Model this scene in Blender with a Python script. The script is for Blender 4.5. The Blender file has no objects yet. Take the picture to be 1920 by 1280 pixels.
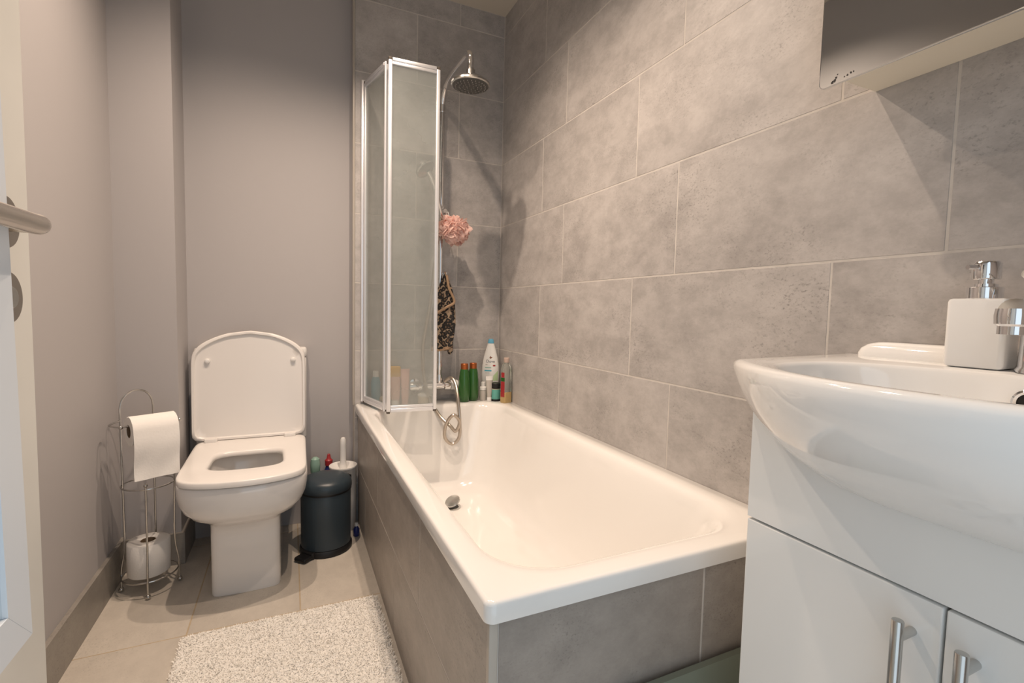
import bpy, bmesh, math, random
import numpy as np
from mathutils import Vector, Matrix, noise

random.seed(7)
rng = np.random.default_rng(7)
SC = bpy.context.scene
COL = SC.collection

# ------------------------------------------------------------------ camera, world, lights, exposure
H = 0.965                                   # lens height above the floor
F_PX = 905.95
YAW, PITCH, ROLL = 0.43015, 0.06386, 0.02217


def cam_axes():
    f = Vector((math.sin(YAW), math.cos(YAW), 0)); r = Vector((math.cos(YAW), -math.sin(YAW), 0)); u = Vector((0, 0, 1))
    f, u = f * math.cos(PITCH) - u * math.sin(PITCH), u * math.cos(PITCH) + f * math.sin(PITCH)
    r, u = r * math.cos(ROLL) + u * math.sin(ROLL), u * math.cos(ROLL) - r * math.sin(ROLL)
    return r, u, f


cd = bpy.data.cameras.new('camera'); cam = bpy.data.objects.new('camera', cd); COL.objects.link(cam)
r_, u_, f_ = cam_axes()
m = Matrix((r_, u_, -f_)).transposed().to_4x4(); m.translation = Vector((0, 0, H)); cam.matrix_world = m
cd.sensor_fit = 'HORIZONTAL'; cd.sensor_width = 36.0; cd.lens = 36.0 * F_PX / 1920.0; cd.clip_start = 0.02
SC.camera = cam

SC.view_settings.view_transform = 'Standard'; SC.view_settings.look = 'None'
SC.view_settings.gamma = 1.0; SC.view_settings.use_curve_mapping = False
SC.view_settings.exposure = 0.0

world = bpy.data.worlds.new('world'); SC.world = world; world.use_nodes = True
bg = world.node_tree.nodes['Background']; bg.inputs[0].default_value = (0.78, 0.90, 1.0, 1); bg.inputs[1].default_value = 1.25

WARM = (1.0, 0.79, 0.62)


def downlight(x, y, watts, cone=126, blend=1.0, radius=0.014, color=WARM):
    d = bpy.data.lights.new('downlight', 'SPOT'); d.energy = watts; d.color = color
    d.spot_size = math.radians(cone); d.spot_blend = blend; d.shadow_soft_size = radius
    o = bpy.data.objects.new('downlight', d); o.location = (x, y, 2.345); COL.objects.link(o)
    return o


downlight(-0.12, 1.48, 58, cone=134)
downlight(0.33, 1.48, 56, cone=130)
downlight(0.41, 0.99, 50, cone=116)

# daylight of the hall reaches the room through the open doorway behind the camera
pd = bpy.data.lights.new('doorway_portal', 'AREA'); pd.shape = 'RECTANGLE'; pd.size = 0.76; pd.size_y = 1.98
pd.cycles.is_portal = True
po = bpy.data.objects.new('doorway_portal', pd); po.location = (0.125, -0.20, 0.99); po.rotation_euler = (math.radians(90), 0, 0); COL.objects.link(po)

# ------------------------------------------------------------------ materials
def nodes_of(name):
    mt = bpy.data.materials.new(name); mt.use_nodes = True
    nt = mt.node_tree; return mt, nt, nt.nodes, nt.links, nt.nodes['Principled BSDF']


def plain(name, col, rough=0.5, metal=0.0, coat=0.0, spec=0.5, bump=0.0, bscale=200.0, vary=0.0, vscale=12.0, trans=0.0, ior=1.45, sss=0.0):
    mt, nt, N, L, P = nodes_of(name)
    P.inputs['Base Color'].default_value = (*col, 1); P.inputs['Roughness'].default_value = rough
    P.inputs['Metallic'].default_value = metal; P.inputs['Coat Weight'].default_value = coat
    P.inputs['Coat Roughness'].default_value = 0.03
    P.inputs['Specular IOR Level'].default_value = spec; P.inputs['Transmission Weight'].default_value = trans
    P.inputs['IOR'].default_value = ior
    if sss:
        P.inputs['Subsurface Weight'].default_value = sss; P.inputs['Subsurface Scale'].default_value = 0.01
    tc = N.new('ShaderNodeTexCoord')
    if vary:
        nz = N.new('ShaderNodeTexNoise'); nz.inputs['Scale'].default_value = vscale; nz.inputs['Detail'].default_value = 6
        L.new(tc.outputs['Object'], nz.inputs['Vector'])
        mr = N.new('ShaderNodeMapRange'); mr.inputs['From Min'].default_value = 0.3; mr.inputs['From Max'].default_value = 0.7
        mr.inputs['To Min'].default_value = 1 - vary; mr.inputs['To Max'].default_value = 1 + vary
        L.new(nz.outputs['Fac'], mr.inputs['Value'])
        vm = N.new('ShaderNodeVectorMath'); vm.operation = 'SCALE'; vm.inputs[0].default_value = col
        L.new(mr.outputs['Result'], vm.inputs['Scale']); L.new(vm.outputs['Vector'], P.inputs['Base Color'])
    if bump:
        nb = N.new('ShaderNodeTexNoise'); nb.inputs['Scale'].default_value = bscale; nb.inputs['Detail'].default_value = 4
        L.new(tc.outputs['Object'], nb.inputs['Vector'])
        bp = N.new('ShaderNodeBump'); bp.inputs['Strength'].default_value = bump; bp.inputs['Distance'].default_value = 0.002
        L.new(nb.outputs['Fac'], bp.inputs['Height']); L.new(bp.outputs['Normal'], P.inputs['Normal'])
    return mt


def stone(name, light, dark, rough=0.45, stretch=(1, 1, 1), speck=0.6):
    """cement-look porcelain: clouds, streaks and fine pits; every tile gets its own piece of the pattern"""
    mt, nt, N, L, P = nodes_of(name)
    tc = N.new('ShaderNodeTexCoord'); oi = N.new('ShaderNodeObjectInfo')
    sc = N.new('ShaderNodeVectorMath'); sc.operation = 'SCALE'; sc.inputs[0].default_value = (37.0, 53.0, 71.0)
    L.new(oi.outputs['Random'], sc.inputs['Scale'])
    ad = N.new('ShaderNodeVectorMath'); ad.operation = 'ADD'
    L.new(tc.outputs['Object'], ad.inputs[0]); L.new(sc.outputs['Vector'], ad.inputs[1])
    mp = N.new('ShaderNodeMapping'); mp.inputs['Scale'].default_value = stretch
    L.new(ad.outputs['Vector'], mp.inputs['Vector'])

    def nz(scale, detail, rough_, src):
        n = N.new('ShaderNodeTexNoise'); n.inputs['Scale'].default_value = scale
        n.inputs['Detail'].default_value = detail; n.inputs['Roughness'].default_value = rough_
        L.new(src, n.inputs['Vector']); return n.outputs['Fac']

    def mrange(v, a, b, c=0.0, d=1.0):
        r = N.new('ShaderNodeMapRange'); r.inputs['From Min'].default_value = a; r.inputs['From Max'].default_value = b
        r.inputs['To Min'].default_value = c; r.inputs['To Max'].default_value = d
        L.new(v, r.inputs['Value']); return r.outputs['Result']

    def math_(op, a, b):
        r = N.new('ShaderNodeMath'); r.operation = op
        for i, v in enumerate((a, b)):
            if isinstance(v, float): r.inputs[i].default_value = v
            else: L.new(v, r.inputs[i])
        return r.outputs[0]
    clouds = mrange(nz(3.2, 6, 0.62, mp.outputs['Vector']), 0.32, 0.68)
    streak = mrange(nz(14.0, 8, 0.7, mp.outputs['Vector']), 0.3, 0.7)
    pits = mrange(nz(190.0, 4, 0.65, mp.outputs['Vector']), 0.54, 0.68)
    gate = mrange(nz(6.0, 5, 0.65, mp.outputs['Vector']), 0.44, 0.64)
    blot = mrange(nz(13.0, 8, 0.75, mp.outputs['Vector']), 0.38, 0.60)
    grain = mrange(nz(48.0, 6, 0.75, mp.outputs['Vector']), 0.3, 0.7)
    streak = math_('ADD', math_('MULTIPLY', streak, 0.6), math_('MULTIPLY', grain, 0.4))
    base = math_('ADD', math_('ADD', math_('MULTIPLY', clouds, 0.36), math_('MULTIPLY', streak, 0.30)), math_('MULTIPLY', blot, 0.34))
    mx = N.new('ShaderNodeMix'); mx.data_type = 'RGBA'
    mx.inputs['A'].default_value = (*dark, 1); mx.inputs['B'].default_value = (*light, 1)
    L.new(base, mx.inputs['Factor'])
    sp = math_('MULTIPLY', math_('MULTIPLY', pits, gate), speck)
    m2 = N.new('ShaderNodeMix'); m2.data_type = 'RGBA'; L.new(mx.outputs['Result'], m2.inputs['A'])
    m2.inputs['B'].default_value = (dark[0] * .45, dark[1] * .45, dark[2] * .45, 1); L.new(sp, m2.inputs['Factor'])
    tint = mrange(oi.outputs['Random'], 0.0, 1.0, 0.95, 1.05)
    vm = N.new('ShaderNodeVectorMath'); vm.operation = 'SCALE'; L.new(m2.outputs['Result'], vm.inputs[0]); L.new(tint, vm.inputs['Scale'])
    L.new(vm.outputs['Vector'], P.inputs['Base Color'])
    L.new(mrange(streak, 0, 1, rough + .06, rough - .06), P.inputs['Roughness'])
    bp = N.new('ShaderNodeBump'); bp.inputs['Strength'].default_value = 0.12; bp.inputs['Distance'].default_value = 0.001
    L.new(streak, bp.inputs['Height']); L.new(bp.outputs['Normal'], P.inputs['Normal'])
    return mt


def screen_glass(name):
    mt, nt, N, L, P = nodes_of(name)
    N.remove(P); out = N['Material Output']
    tr = N.new('ShaderNodeBsdfTransparent'); tr.inputs[0].default_value = (0.965, 0.98, 0.972, 1)
    df = N.new('ShaderNodeBsdfTranslucent'); df.inputs[0].default_value = (0.72, 0.76, 0.75, 1)
    d2 = N.new('ShaderNodeBsdfDiffuse'); d2.inputs[0].default_value = (0.62, 0.66, 0.65, 1)
    gl = N.new('ShaderNodeBsdfGlossy'); gl.inputs['Roughness'].default_value = 0.05
    lw = N.new('ShaderNodeLayerWeight'); lw.inputs[0].default_value = 0.5
    pw = N.new('ShaderNodeMath'); pw.operation = 'POWER'; L.new(lw.outputs['Facing'], pw.inputs[0]); pw.inputs[1].default_value = 4.0
    fr = N.new('ShaderNodeMath'); fr.operation = 'MULTIPLY_ADD'; L.new(pw.outputs[0], fr.inputs[0]); fr.inputs[1].default_value = 0.35; fr.inputs[2].default_value = 0.035
    a = N.new('ShaderNodeMixShader'); a.inputs[0].default_value = 0.5; L.new(df.outputs[0], a.inputs[1]); L.new(d2.outputs[0], a.inputs[2])
    nz = N.new('ShaderNodeTexNoise'); nz.inputs['Scale'].default_value = 5.0; nz.inputs['Detail'].default_value = 5
    tc = N.new('ShaderNodeTexCoord'); L.new(tc.outputs['Object'], nz.inputs['Vector'])
    mr = N.new('ShaderNodeMapRange'); mr.inputs['To Min'].default_value = 0.22; mr.inputs['To Max'].default_value = 0.36
    mr.inputs['From Min'].default_value = 0.3; mr.inputs['From Max'].default_value = 0.7; L.new(nz.outputs['Fac'], mr.inputs['Value'])
    b = N.new('ShaderNodeMixShader'); L.new(mr.outputs['Result'], b.inputs[0]); L.new(tr.outputs[0], b.inputs[1]); L.new(a.outputs[0], b.inputs[2])
    c = N.new('ShaderNodeMixShader'); L.new(fr.outputs[0], c.inputs[0]); L.new(b.outputs[0], c.inputs[1]); L.new(gl.outputs[0], c.inputs[2])
    L.new(c.outputs[0], out.inputs['Surface'])
    return mt


def leopard(name):
    mt, nt, N, L, P = nodes_of(name)
    tc = N.new('ShaderNodeTexCoord'); nz = N.new('ShaderNodeTexNoise'); nz.inputs['Scale'].default_value = 60
    L.new(tc.outputs['Object'], nz.inputs['Vector'])
    mxv = N.new('ShaderNodeMix'); mxv.data_type = 'VECTOR'; mxv.inputs['Factor'].default_value = 0.015
    L.new(tc.outputs['Object'], mxv.inputs['A']); L.new(nz.outputs['Color'], mxv.inputs['B'])
    vo = N.new('ShaderNodeTexVoronoi'); vo.inputs['Scale'].default_value = 62
    L.new(mxv.outputs['Result'], vo.inputs['Vector'])
    cr = N.new('ShaderNodeValToRGB'); e = cr.color_ramp.elements
    e[0].position = 0.0; e[0].color = (0.10, 0.055, 0.03, 1); e[1].position = 0.26; e[1].color = (0.16, 0.10, 0.06, 1)
    for p, c in ((0.30, (0.008, 0.007, 0.007, 1)), (0.62, (0.008, 0.007, 0.007, 1)), (0.68, (0.30, 0.22, 0.15, 1))):
        k = e.new(p); k.color = c
    L.new(vo.outputs['Distance'], cr.inputs['Fac']); L.new(cr.outputs['Color'], P.inputs['Base Color'])
    P.inputs['Roughness'].default_value = 0.9; P.inputs['Sheen Weight'].default_value = 0.2
    return mt


def brushed(name, col, rough=0.25):
    mt, nt, N, L, P = nodes_of(name)
    P.inputs['Base Color'].default_value = (*col, 1); P.inputs['Metallic'].default_value = 1.0
    tc = N.new('ShaderNodeTexCoord'); mp = N.new('ShaderNodeMapping'); mp.inputs['Scale'].default_value = (400, 8, 400)
    L.new(tc.outputs['Object'], mp.inputs['Vector'])
    nz = N.new('ShaderNodeTexNoise'); nz.inputs['Scale'].default_value = 1.0; L.new(mp.outputs['Vector'], nz.inputs['Vector'])
    mr = N.new('ShaderNodeMapRange'); mr.inputs['To Min'].default_value = rough - .08; mr.inputs['To Max'].default_value = rough + .1
    L.new(nz.outputs['Fac'], mr.inputs['Value']); L.new(mr.outputs['Result'], P.inputs['Roughness'])
    return mt


M = dict(
    tile=stone('wall_tile_cement', (0.58, 0.55, 0.53), (0.285, 0.267, 0.257), 0.42, (1.0, 0.75, 1.15)),
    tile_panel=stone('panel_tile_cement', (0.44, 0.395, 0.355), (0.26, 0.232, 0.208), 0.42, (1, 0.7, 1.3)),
    tile_floor=stone('floor_tile_cement', (0.62, 0.57, 0.50), (0.46, 0.42, 0.37), 0.40, (1.2, .8, 1), 0.4),
    tile_skirt=stone('skirting_tile', (0.36, 0.335, 0.30), (0.23, 0.21, 0.19), 0.42, (1, .7, 1)),
    grout=plain('grout', (0.58, 0.545, 0.505), 0.9, vary=0.08, vscale=30),
    grout_floor=plain('floor_grout', (0.46, 0.37, 0.26), 0.9, vary=0.1, vscale=30),
    paint=plain('lilac_grey_paint', (0.43, 0.412, 0.414), 0.62, bump=0.05, bscale=260),
    ceiling=plain('ceiling_paint', (0.60, 0.55, 0.47), 0.8),
    white_gloss=plain('white_glazed_ceramic', (0.86, 0.855, 0.84), 0.07, coat=0.6),
    bath=plain('white_bath_enamel', (0.86, 0.845, 0.82), 0.10, coat=0.4),
    toilet=plain('white_toilet_ceramic', (0.82, 0.80, 0.78), 0.09, coat=0.4),
    seat=plain('white_seat_plastic', (0.79, 0.765, 0.74), 0.25),
    cabinet=plain('white_gloss_lacquer', (0.80, 0.81, 0.80), 0.10, coat=0.3),
    cabinet_in=plain('cabinet_carcass', (0.55, 0.53, 0.5), 0.6),
    chrome=plain('chrome', (0.82, 0.82, 0.83), 0.06, metal=1.0),
    chrome_dull=plain('dull_chrome', (0.55, 0.54, 0.52), 0.22, metal=1.0),
    dark_rubber=plain('dark_nozzles', (0.08, 0.08, 0.075), 0.5),
    alu=plain('white_silver_aluminium', (0.80, 0.81, 0.84), 0.36, metal=0.6),
    steel=brushed('brushed_steel', (0.60, 0.56, 0.52), 0.28),
    rose=plain('satin_steel', (0.40, 0.37, 0.34), 0.35, metal=1.0),
    screen=screen_glass('shower_screen_glass'),
    rubber=plain('brown_seal', (0.09, 0.075, 0.06), 0.6),
    hose=plain('hose_metal', (0.50, 0.44, 0.38), 0.3, metal=0.85),
    mirror=plain('mirror', (0.80, 0.83, 0.83), 0.01, metal=1.0),
    cream=plain('cream_board', (0.78, 0.73, 0.62), 0.5),
    door=plain('cream_white_door_paint', (0.74, 0.73, 0.68), 0.4, vary=0.03, vscale=8),
    frame_white=plain('white_frame', (0.74, 0.79, 0.84), 0.35),  # white frame; the blue cast of the hall daylight is put into its colour
    rug=plain('white_rug_pile', (0.94, 0.915, 0.87), 0.95, vary=0.03, vscale=22),
    paper=plain('toilet_paper', (0.84, 0.82, 0.79), 0.95, bump=0.25, bscale=160),
    card=plain('cardboard_core', (0.20, 0.14, 0.09), 0.9),
    bin=plain('navy_slate_enamel', (0.030, 0.045, 0.058), 0.35, bump=0.05, bscale=500),
    black=plain('black_plastic', (0.008, 0.008, 0.009), 0.45),
    white_plastic=plain('white_plastic', (0.80, 0.79, 0.77), 0.35),
    green=plain('green_bottle', (0.028, 0.115, 0.022), 0.22, coat=0.3),
    copper=plain('copper_cap', (0.42, 0.12, 0.035), 0.3, metal=0.6),
    teal=plain('teal_plastic', (0.13, 0.42, 0.36), 0.4),
    blue_cap=plain('sky_blue_cap', (0.14, 0.42, 0.60), 0.35),
    cream_bottle=plain('white_bottle', (0.80, 0.80, 0.78), 0.3),
    clear=plain('clear_plastic', (0.80, 0.82, 0.78), 0.12, trans=0.85, ior=1.2),
    red=plain('red_label', (0.36, 0.03, 0.035), 0.4),
    khaki=plain('amber_shampoo', (0.50, 0.35, 0.15), 0.35),
    leaf=plain('pale_green_print', (0.52, 0.68, 0.40), 0.45),
    brown_print=plain('gold_brown_print', (0.22, 0.09, 0.05), 0.5),
    ink=plain('dark_ink', (0.05, 0.05, 0.09), 0.5),
    blue_print=plain('blue_print', (0.06, 0.42, 0.58), 0.5),
    pink_tube=plain('pink_tube', (0.75, 0.46, 0.40), 0.4),
    salmon=plain('salmon_tube', (0.60, 0.36, 0.29), 0.4),
    yellow=plain('yellow_sponge', (0.80, 0.46, 0.06), 0.9, bump=0.4, bscale=120),
    blue_bottle=plain('light_blue_bottle', (0.10, 0.32, 0.42), 0.3),
    beige=plain('beige_soap', (0.62, 0.52, 0.38), 0.5),
    grey_tube=plain('translucent_grey_tube', (0.50, 0.47, 0.43), 0.3),
    loofah=plain('pink_net', (0.97, 0.72, 0.65), 0.7),
    mitt=leopard('leopard_print_fabric'),
    binding=plain('tan_binding', (0.36, 0.24, 0.15), 0.85),
    glass_green=plain('grey_green_glass', (0.22, 0.25, 0.20), 0.15, coat=0.5),
    mint=plain('mint_plastic', (0.40, 0.62, 0.52), 0.3, trans=0.3),
    deep_blue=plain('deep_blue_plastic', (0.02, 0.03, 0.16), 0.35),
    dark_hole=plain('dark_hole', (0.012, 0.011, 0.010), 0.5),
    water=plain('toilet_water', (0.30, 0.29, 0.26), 0.03),
)

# light passes through the thin fibres of the mat and the net pouf
for key, col, amt in (('rug', (0.93, 0.90, 0.84), 0.15), ('loofah', (0.97, 0.70, 0.63), 0.40)):
    nt = M[key].node_tree; out = nt.nodes['Material Output']; P = nt.nodes['Principled BSDF']
    tl = nt.nodes.new('ShaderNodeBsdfTranslucent'); tl.inputs[0].default_value = (*col, 1)
    mxs = nt.nodes.new('ShaderNodeMixShader'); mxs.inputs[0].default_value = amt
    nt.links.new(P.outputs[0], mxs.inputs[1]); nt.links.new(tl.outputs[0], mxs.inputs[2]); nt.links.new(mxs.outputs[0], out.inputs['Surface'])

# ------------------------------------------------------------------ mesh helpers
ROOT = {}


class MB:
    def __init__(s): s.v = []; s.f = []

    def add(s, vs, fs):
        o = len(s.v); s.v += [tuple(map(float, p)) for p in vs]; s.f += [tuple(i + o for i in f) for f in fs]; return s

    def box(s, x0, x1, y0, y1, z0, z1):
        vs = [(x, y, z) for z in (z0, z1) for y in (y0, y1) for x in (x0, x1)]
        return s.add(vs, [(0, 2, 3, 1), (4, 5, 7, 6), (0, 1, 5, 4), (2, 6, 7, 3), (0, 4, 6, 2), (1, 3, 7, 5)])

    def loft(s, rings, cap0=True, cap1=True, closed_u=False):
        n = len(rings[0]); vs = [p for r in rings for p in r]; fs = []
        k = len(rings)
        for i in range(k if closed_u else k - 1):
            a = i * n; b = ((i + 1) % k) * n
            for j in range(n):
                q = (j + 1) % n; fs.append((a + j, a + q, b + q, b + j))
        if not closed_u:
            if cap0: fs.append(tuple(range(n - 1, -1, -1)))
            if cap1: fs.append(tuple((k - 1) * n + j for j in range(n)))
        return s.add(vs, fs)

    def tube(s, path, r, seg=10, closed=False, caps=True):
        P = [Vector(p) for p in path]; n = len(P); rs = r if isinstance(r, (list, tuple)) else [r] * n
        T = []
        for i in range(n):
            a = P[(i - 1) % n] if closed or i > 0 else P[i]; b = P[(i + 1) % n] if closed or i < n - 1 else P[i]
            T.append((b - a).normalized())
        up = Vector((0, 0, 1)) if abs(T[0].z) < 0.9 else Vector((1, 0, 0))
        nrm = (up - T[0] * up.dot(T[0])).normalized(); rings = []
        for i in range(n):
            nrm = (nrm - T[i] * nrm.dot(T[i])).normalized(); bn = T[i].cross(nrm)
            rings.append([P[i] + (nrm * math.cos(2 * math.pi * j / seg) + bn * math.sin(2 * math.pi * j / seg)) * rs[i] for j in range(seg)])
        return s.loft(rings, caps, caps, closed_u=closed)

    def lathe(s, prof, c=(0, 0, 0), seg=32, sx=1.0, sy=1.0, cap0=True, cap1=True, axis='z', rot=0.0):
        rings = []
        for r, z in prof:
            ring = []
            for j in range(seg):
                a = 2 * math.pi * j / seg + rot; p = (r * sx * math.cos(a), r * sy * math.sin(a), z)
                if axis == 'x': p = (p[2], p[0], p[1])
                elif axis == '-x': p = (-p[2], p[1], p[0])
                elif axis == 'y': p = (p[1], p[2], p[0])
                elif axis == '-y': p = (p[0], -p[2], p[1])
                ring.append((c[0] + p[0], c[1] + p[1], c[2] + p[2]))
            rings.append(ring)
        return s.loft(rings, cap0, cap1)

    def ball(s, c, r, seg=12, sz=1.0):
        return s.lathe([(r * math.sin(math.pi * (i + .02) / 8.04), -r * sz * math.cos(math.pi * (i + .02) / 8.04)) for i in range(9)], c, seg)

    def rbox(s, x0, x1, y0, y1, z0, z1, r=0.005, axis='z', k=4, bev=None):
        """rounded box: rounded outline in the plane across axis, softened ends"""
        bev = r * 0.5 if bev is None else bev
        lo, hi = {'z': ((x0, y0, z0), (x1, y1, z1)), 'x': ((y0, z0, x0), (y1, z1, x1)), 'y': ((z0, x0, y0), (z1, x1, y1))}[axis]
        rings = []
        dd = min(.0006, bev * .5)
        for t, ins in ((lo[2], bev + dd), (lo[2], bev), (lo[2] + bev * .3, bev * .3), (lo[2] + bev, 0), (hi[2] - bev, 0), (hi[2] - bev * .3, bev * .3), (hi[2], bev), (hi[2], bev + dd)):
            ring = rrect(lo[0] + ins, hi[0] - ins, lo[1] + ins, hi[1] - ins, max(r - ins, .0005), k, t)
            ring = [{'z': (a, b, c), 'x': (c, a, b), 'y': (b, c, a)}[axis] for a, b, c in ring]
            rings.append(ring)
        return s.loft(rings)

    def build(s, name, mat, parent=None, base=None, angle=35, smooth=True):
        if parent is not None: off = ROOT[parent.name]
        else: off = Vector(base) if base is not None else Vector((0, 0, 0))
        me = bpy.data.meshes.new(name); me.from_pydata([(v[0] - off[0], v[1] - off[1], v[2] - off[2]) for v in s.v], [], s.f)
        bm = bmesh.new(); bm.from_mesh(me); bmesh.ops.recalc_face_normals(bm, faces=bm.faces); bm.to_mesh(me); bm.free()
        if smooth:
            me.shade_smooth(); me.set_sharp_from_angle(angle=math.radians(angle))
        me.materials.append(M[mat] if isinstance(mat, str) else mat)
        o = bpy.data.objects.new(name, me); COL.objects.link(o)
        if parent is None: o.location = off
        else: o.parent = parent
        ROOT[o.name] = Vector(off)
        return o


def rrect(x0, x1, y0, y1, r, k, z):
    pts = []
    for cx, cy, a0 in ((x1 - r, y1 - r, 0), (x0 + r, y1 - r, 90), (x0 + r, y0 + r, 180), (x1 - r, y0 + r, 270)):
        for i in range(k + 1):
            a = math.radians(a0 + 90 * i / k); pts.append((cx + r * math.cos(a), cy + r * math.sin(a), z))
    return pts


def catmull(P, n=8, closed=False):
    P = [Vector(p) for p in P]; out = []; k = len(P)
    for i in range(k if closed else k - 1):
        g = lambda j: P[j % k] if closed else P[max(0, min(k - 1, j))]
        a, b, c, d = g(i - 1), g(i), g(i + 1), g(i + 2)
        for t in range(n):
            t /= n
            out.append(0.5 * ((2 * b) + (c - a) * t + (2 * a - 5 * b + 4 * c - d) * t * t + (3 * b - a - 3 * c + d) * t ** 3))
    if not closed: out.append(P[-1])
    return out


def superell(cx, cy, hw, Lf, Lb, nf, nb, z, N=64, taper=0.0):
    pts = []
    for i in range(N):
        a = 2 * math.pi * i / N; c, s_ = math.cos(a), math.sin(a)
        n = nb if s_ > 0 else nf
        y = (Lb if s_ > 0 else Lf) * math.copysign(abs(s_) ** (2 / n), s_)
        x = hw * math.copysign(abs(c) ** (2 / n), c) * (1 + taper * y)
        pts.append((cx + x, cy + y, z))
    return pts


def bowed(cx, cy, hw, Lf, Lb, bow, z, n=9, nb=12, N=96, taper=0.0):
    """square-cornered outline whose front edge bows outwards"""
    pts = []
    for x, y, z_ in superell(cx, cy, hw, Lf, Lb, n, nb, z, 1440, taper):
        if y < cy: y -= bow * (1 - min(1, abs(x - cx) / hw) ** 2) * ((cy - y) / Lf) ** 2
        pts.append((x, y))
    P = np.array(pts + pts[:1]); d = np.concatenate([[0], np.cumsum(np.hypot(*np.diff(P, axis=0).T))])
    t = np.linspace(0, d[-1], N + 1)[:-1]
    return [(a, b, z) for a, b in zip(np.interp(t, d, P[:, 0]), np.interp(t, d, P[:, 1]))]


def thing(name, label, cat, loc, group=None):
    o = bpy.data.objects.new(name, None); o.empty_display_size = 0.05; COL.objects.link(o); o.location = loc
    ROOT[o.name] = Vector(loc); return tag(o, label, cat, group)


def tag(o, label, cat, group=None):
    o['label'] = label; o['category'] = cat
    if group: o['group'] = group
    return o


def struct(o): o['kind'] = 'structure'; return o


# ------------------------------------------------------------------ room shell
XL, XR, YB, YP, ZC, YF = -0.553, 0.948, 2.227, 2.290, 2.373, -0.06
GAP, PROUD = 0.0030, 0.0006


def lay_tile(parent, axis, face, a0, a1, b0, b1, mat, sign=-1, thick=0.008, name='tile'):
    """one tile of a wall/floor: axis = the normal axis, face = the plane of its glazed side"""
    mb = MB(); e = 0.0012
    g = GAP / 2; a0 += g; a1 -= g; b0 += g; b1 -= g
    rings = []
    for d, ins in ((thick, 0), (e, 0), (0, e)):
        w = face - sign * d
        rect = [(a0 + ins, b0 + ins), (a1 - ins, b0 + ins), (a1 - ins, b1 - ins), (a0 + ins, b1 - ins)]
        rings.append([{'x': (w, a, b), 'y': (a, w, b), 'z': (a, b, w)}[axis] for a, b in rect])
    mb.loft(rings)
    o = mb.build(name, mat, parent, smooth=False)
    # own origin at the tile centre so that the pattern is laid out per tile
    c = sum((Vector(v.co) for v in o.data.vertices), Vector()) / len(o.data.vertices)
    o.data.transform(Matrix.Translation(-c)); o.location = c
    return o


def spans(lo, hi, joint, step):
    k0 = math.ceil((lo + 0.004 - joint) / step); js = [lo]; j = joint + k0 * step
    while j < hi - 0.004: js.append(j); j += step
    js.append(hi); return list(zip(js[:-1], js[1:]))


ZROWS = [0.0, 0.173, 0.473, 0.773, 1.073, 1.373, 1.673, 1.973, 2.273, ZC]

floor = struct(MB().box(XL - .1, XR + .1, YF - .12, YP + .1, -0.1, -PROUD).build('floor', 'grout_floor', smooth=False))
for x0, x1 in spans(XL, XR, 0.022, 0.305):
    for y0, y1 in spans(YF, YP, 1.615, 0.60):
        lay_tile(floor, 'z', 0.0, x0, x1, y0, y1, 'tile_floor', sign=1)
struct(MB().box(XL - .1, XR + .1, YF - .12, YP + .1, ZC, ZC + .1).build('ceiling', 'ceiling', smooth=False))
wall_left = struct(MB().box(XL - .1, XL, YF - .12, YP + .1, -0.1, ZC + .1).build('wall_left', 'paint', smooth=False))
wall_back = struct(MB().box(XL - .05, 0.40, YP, YP + .1, -0.1, ZC + .1).build('wall_back', 'paint', smooth=False))
struct(MB().box(XL - .02, -0.374, 2.092, YP + .02, -0.02, ZC + .02).build('trim_1', 'paint', smooth=False))          # boxed-in pipes in the corner

wall_right = struct(MB().box(XR + PROUD, XR + .1, YF - .12, YP + .1, -0.1, ZC + .1).build('wall_right', 'grout', smooth=False))
for i in range(len(ZROWS) - 1):
    for y0, y1 in spans(YF, YB, 1.798 if i % 2 else 1.620, 0.60):
        lay_tile(wall_right, 'x', XR, y0, y1, ZROWS[i], ZROWS[i + 1], 'tile')
wall_shower = struct(MB().box(0.256, XR + .05, YB + PROUD, YP + .05, -0.1, ZC + .1).build('wall_shower', 'grout', smooth=False))
for i in range(len(ZROWS) - 1):
    for x0, x1 in spans(0.256, XR, 0.524 if i % 2 else 0.724, 0.60):
        lay_tile(wall_shower, 'y', YB, x0, x1, ZROWS[i], ZROWS[i + 1], 'tile')
# metal edge strip where the tiling stops
struct(MB().rbox(0.247, 0.257, YB - .004, YB + .006, 0.53, ZC, .003).build('trim_2', plain('beige_tile_trim', (0.46, 0.42, 0.37), 0.28)))

# wall with the open doorway behind the camera
wf = MB().box(XL - .1, -0.297, YF - .12, YF, -0.1, ZC + .1).box(0.50, XR + .1, YF - .12, YF, -0.1, ZC + .1).box(-0.30, 0.51, YF - .12, YF, 1.99, ZC + .1)
struct(wf.build('wall_front', 'paint', smooth=False))

# skirting tiles
sk = MB(); T = 0.012
sk.box(XL, XL + T, YF, 2.092, 0, 0.128); struct(sk.build('baseboard_left', 'tile_skirt', smooth=False))
sk = MB().box(XL + T, -0.374 + T, 2.092 - T, 2.092, 0, 0.118).box(-0.374, -0.374 + T, 2.092, YP, 0, 0.118)
struct(sk.build('baseboard_back', 'tile_skirt', smooth=False))

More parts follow.
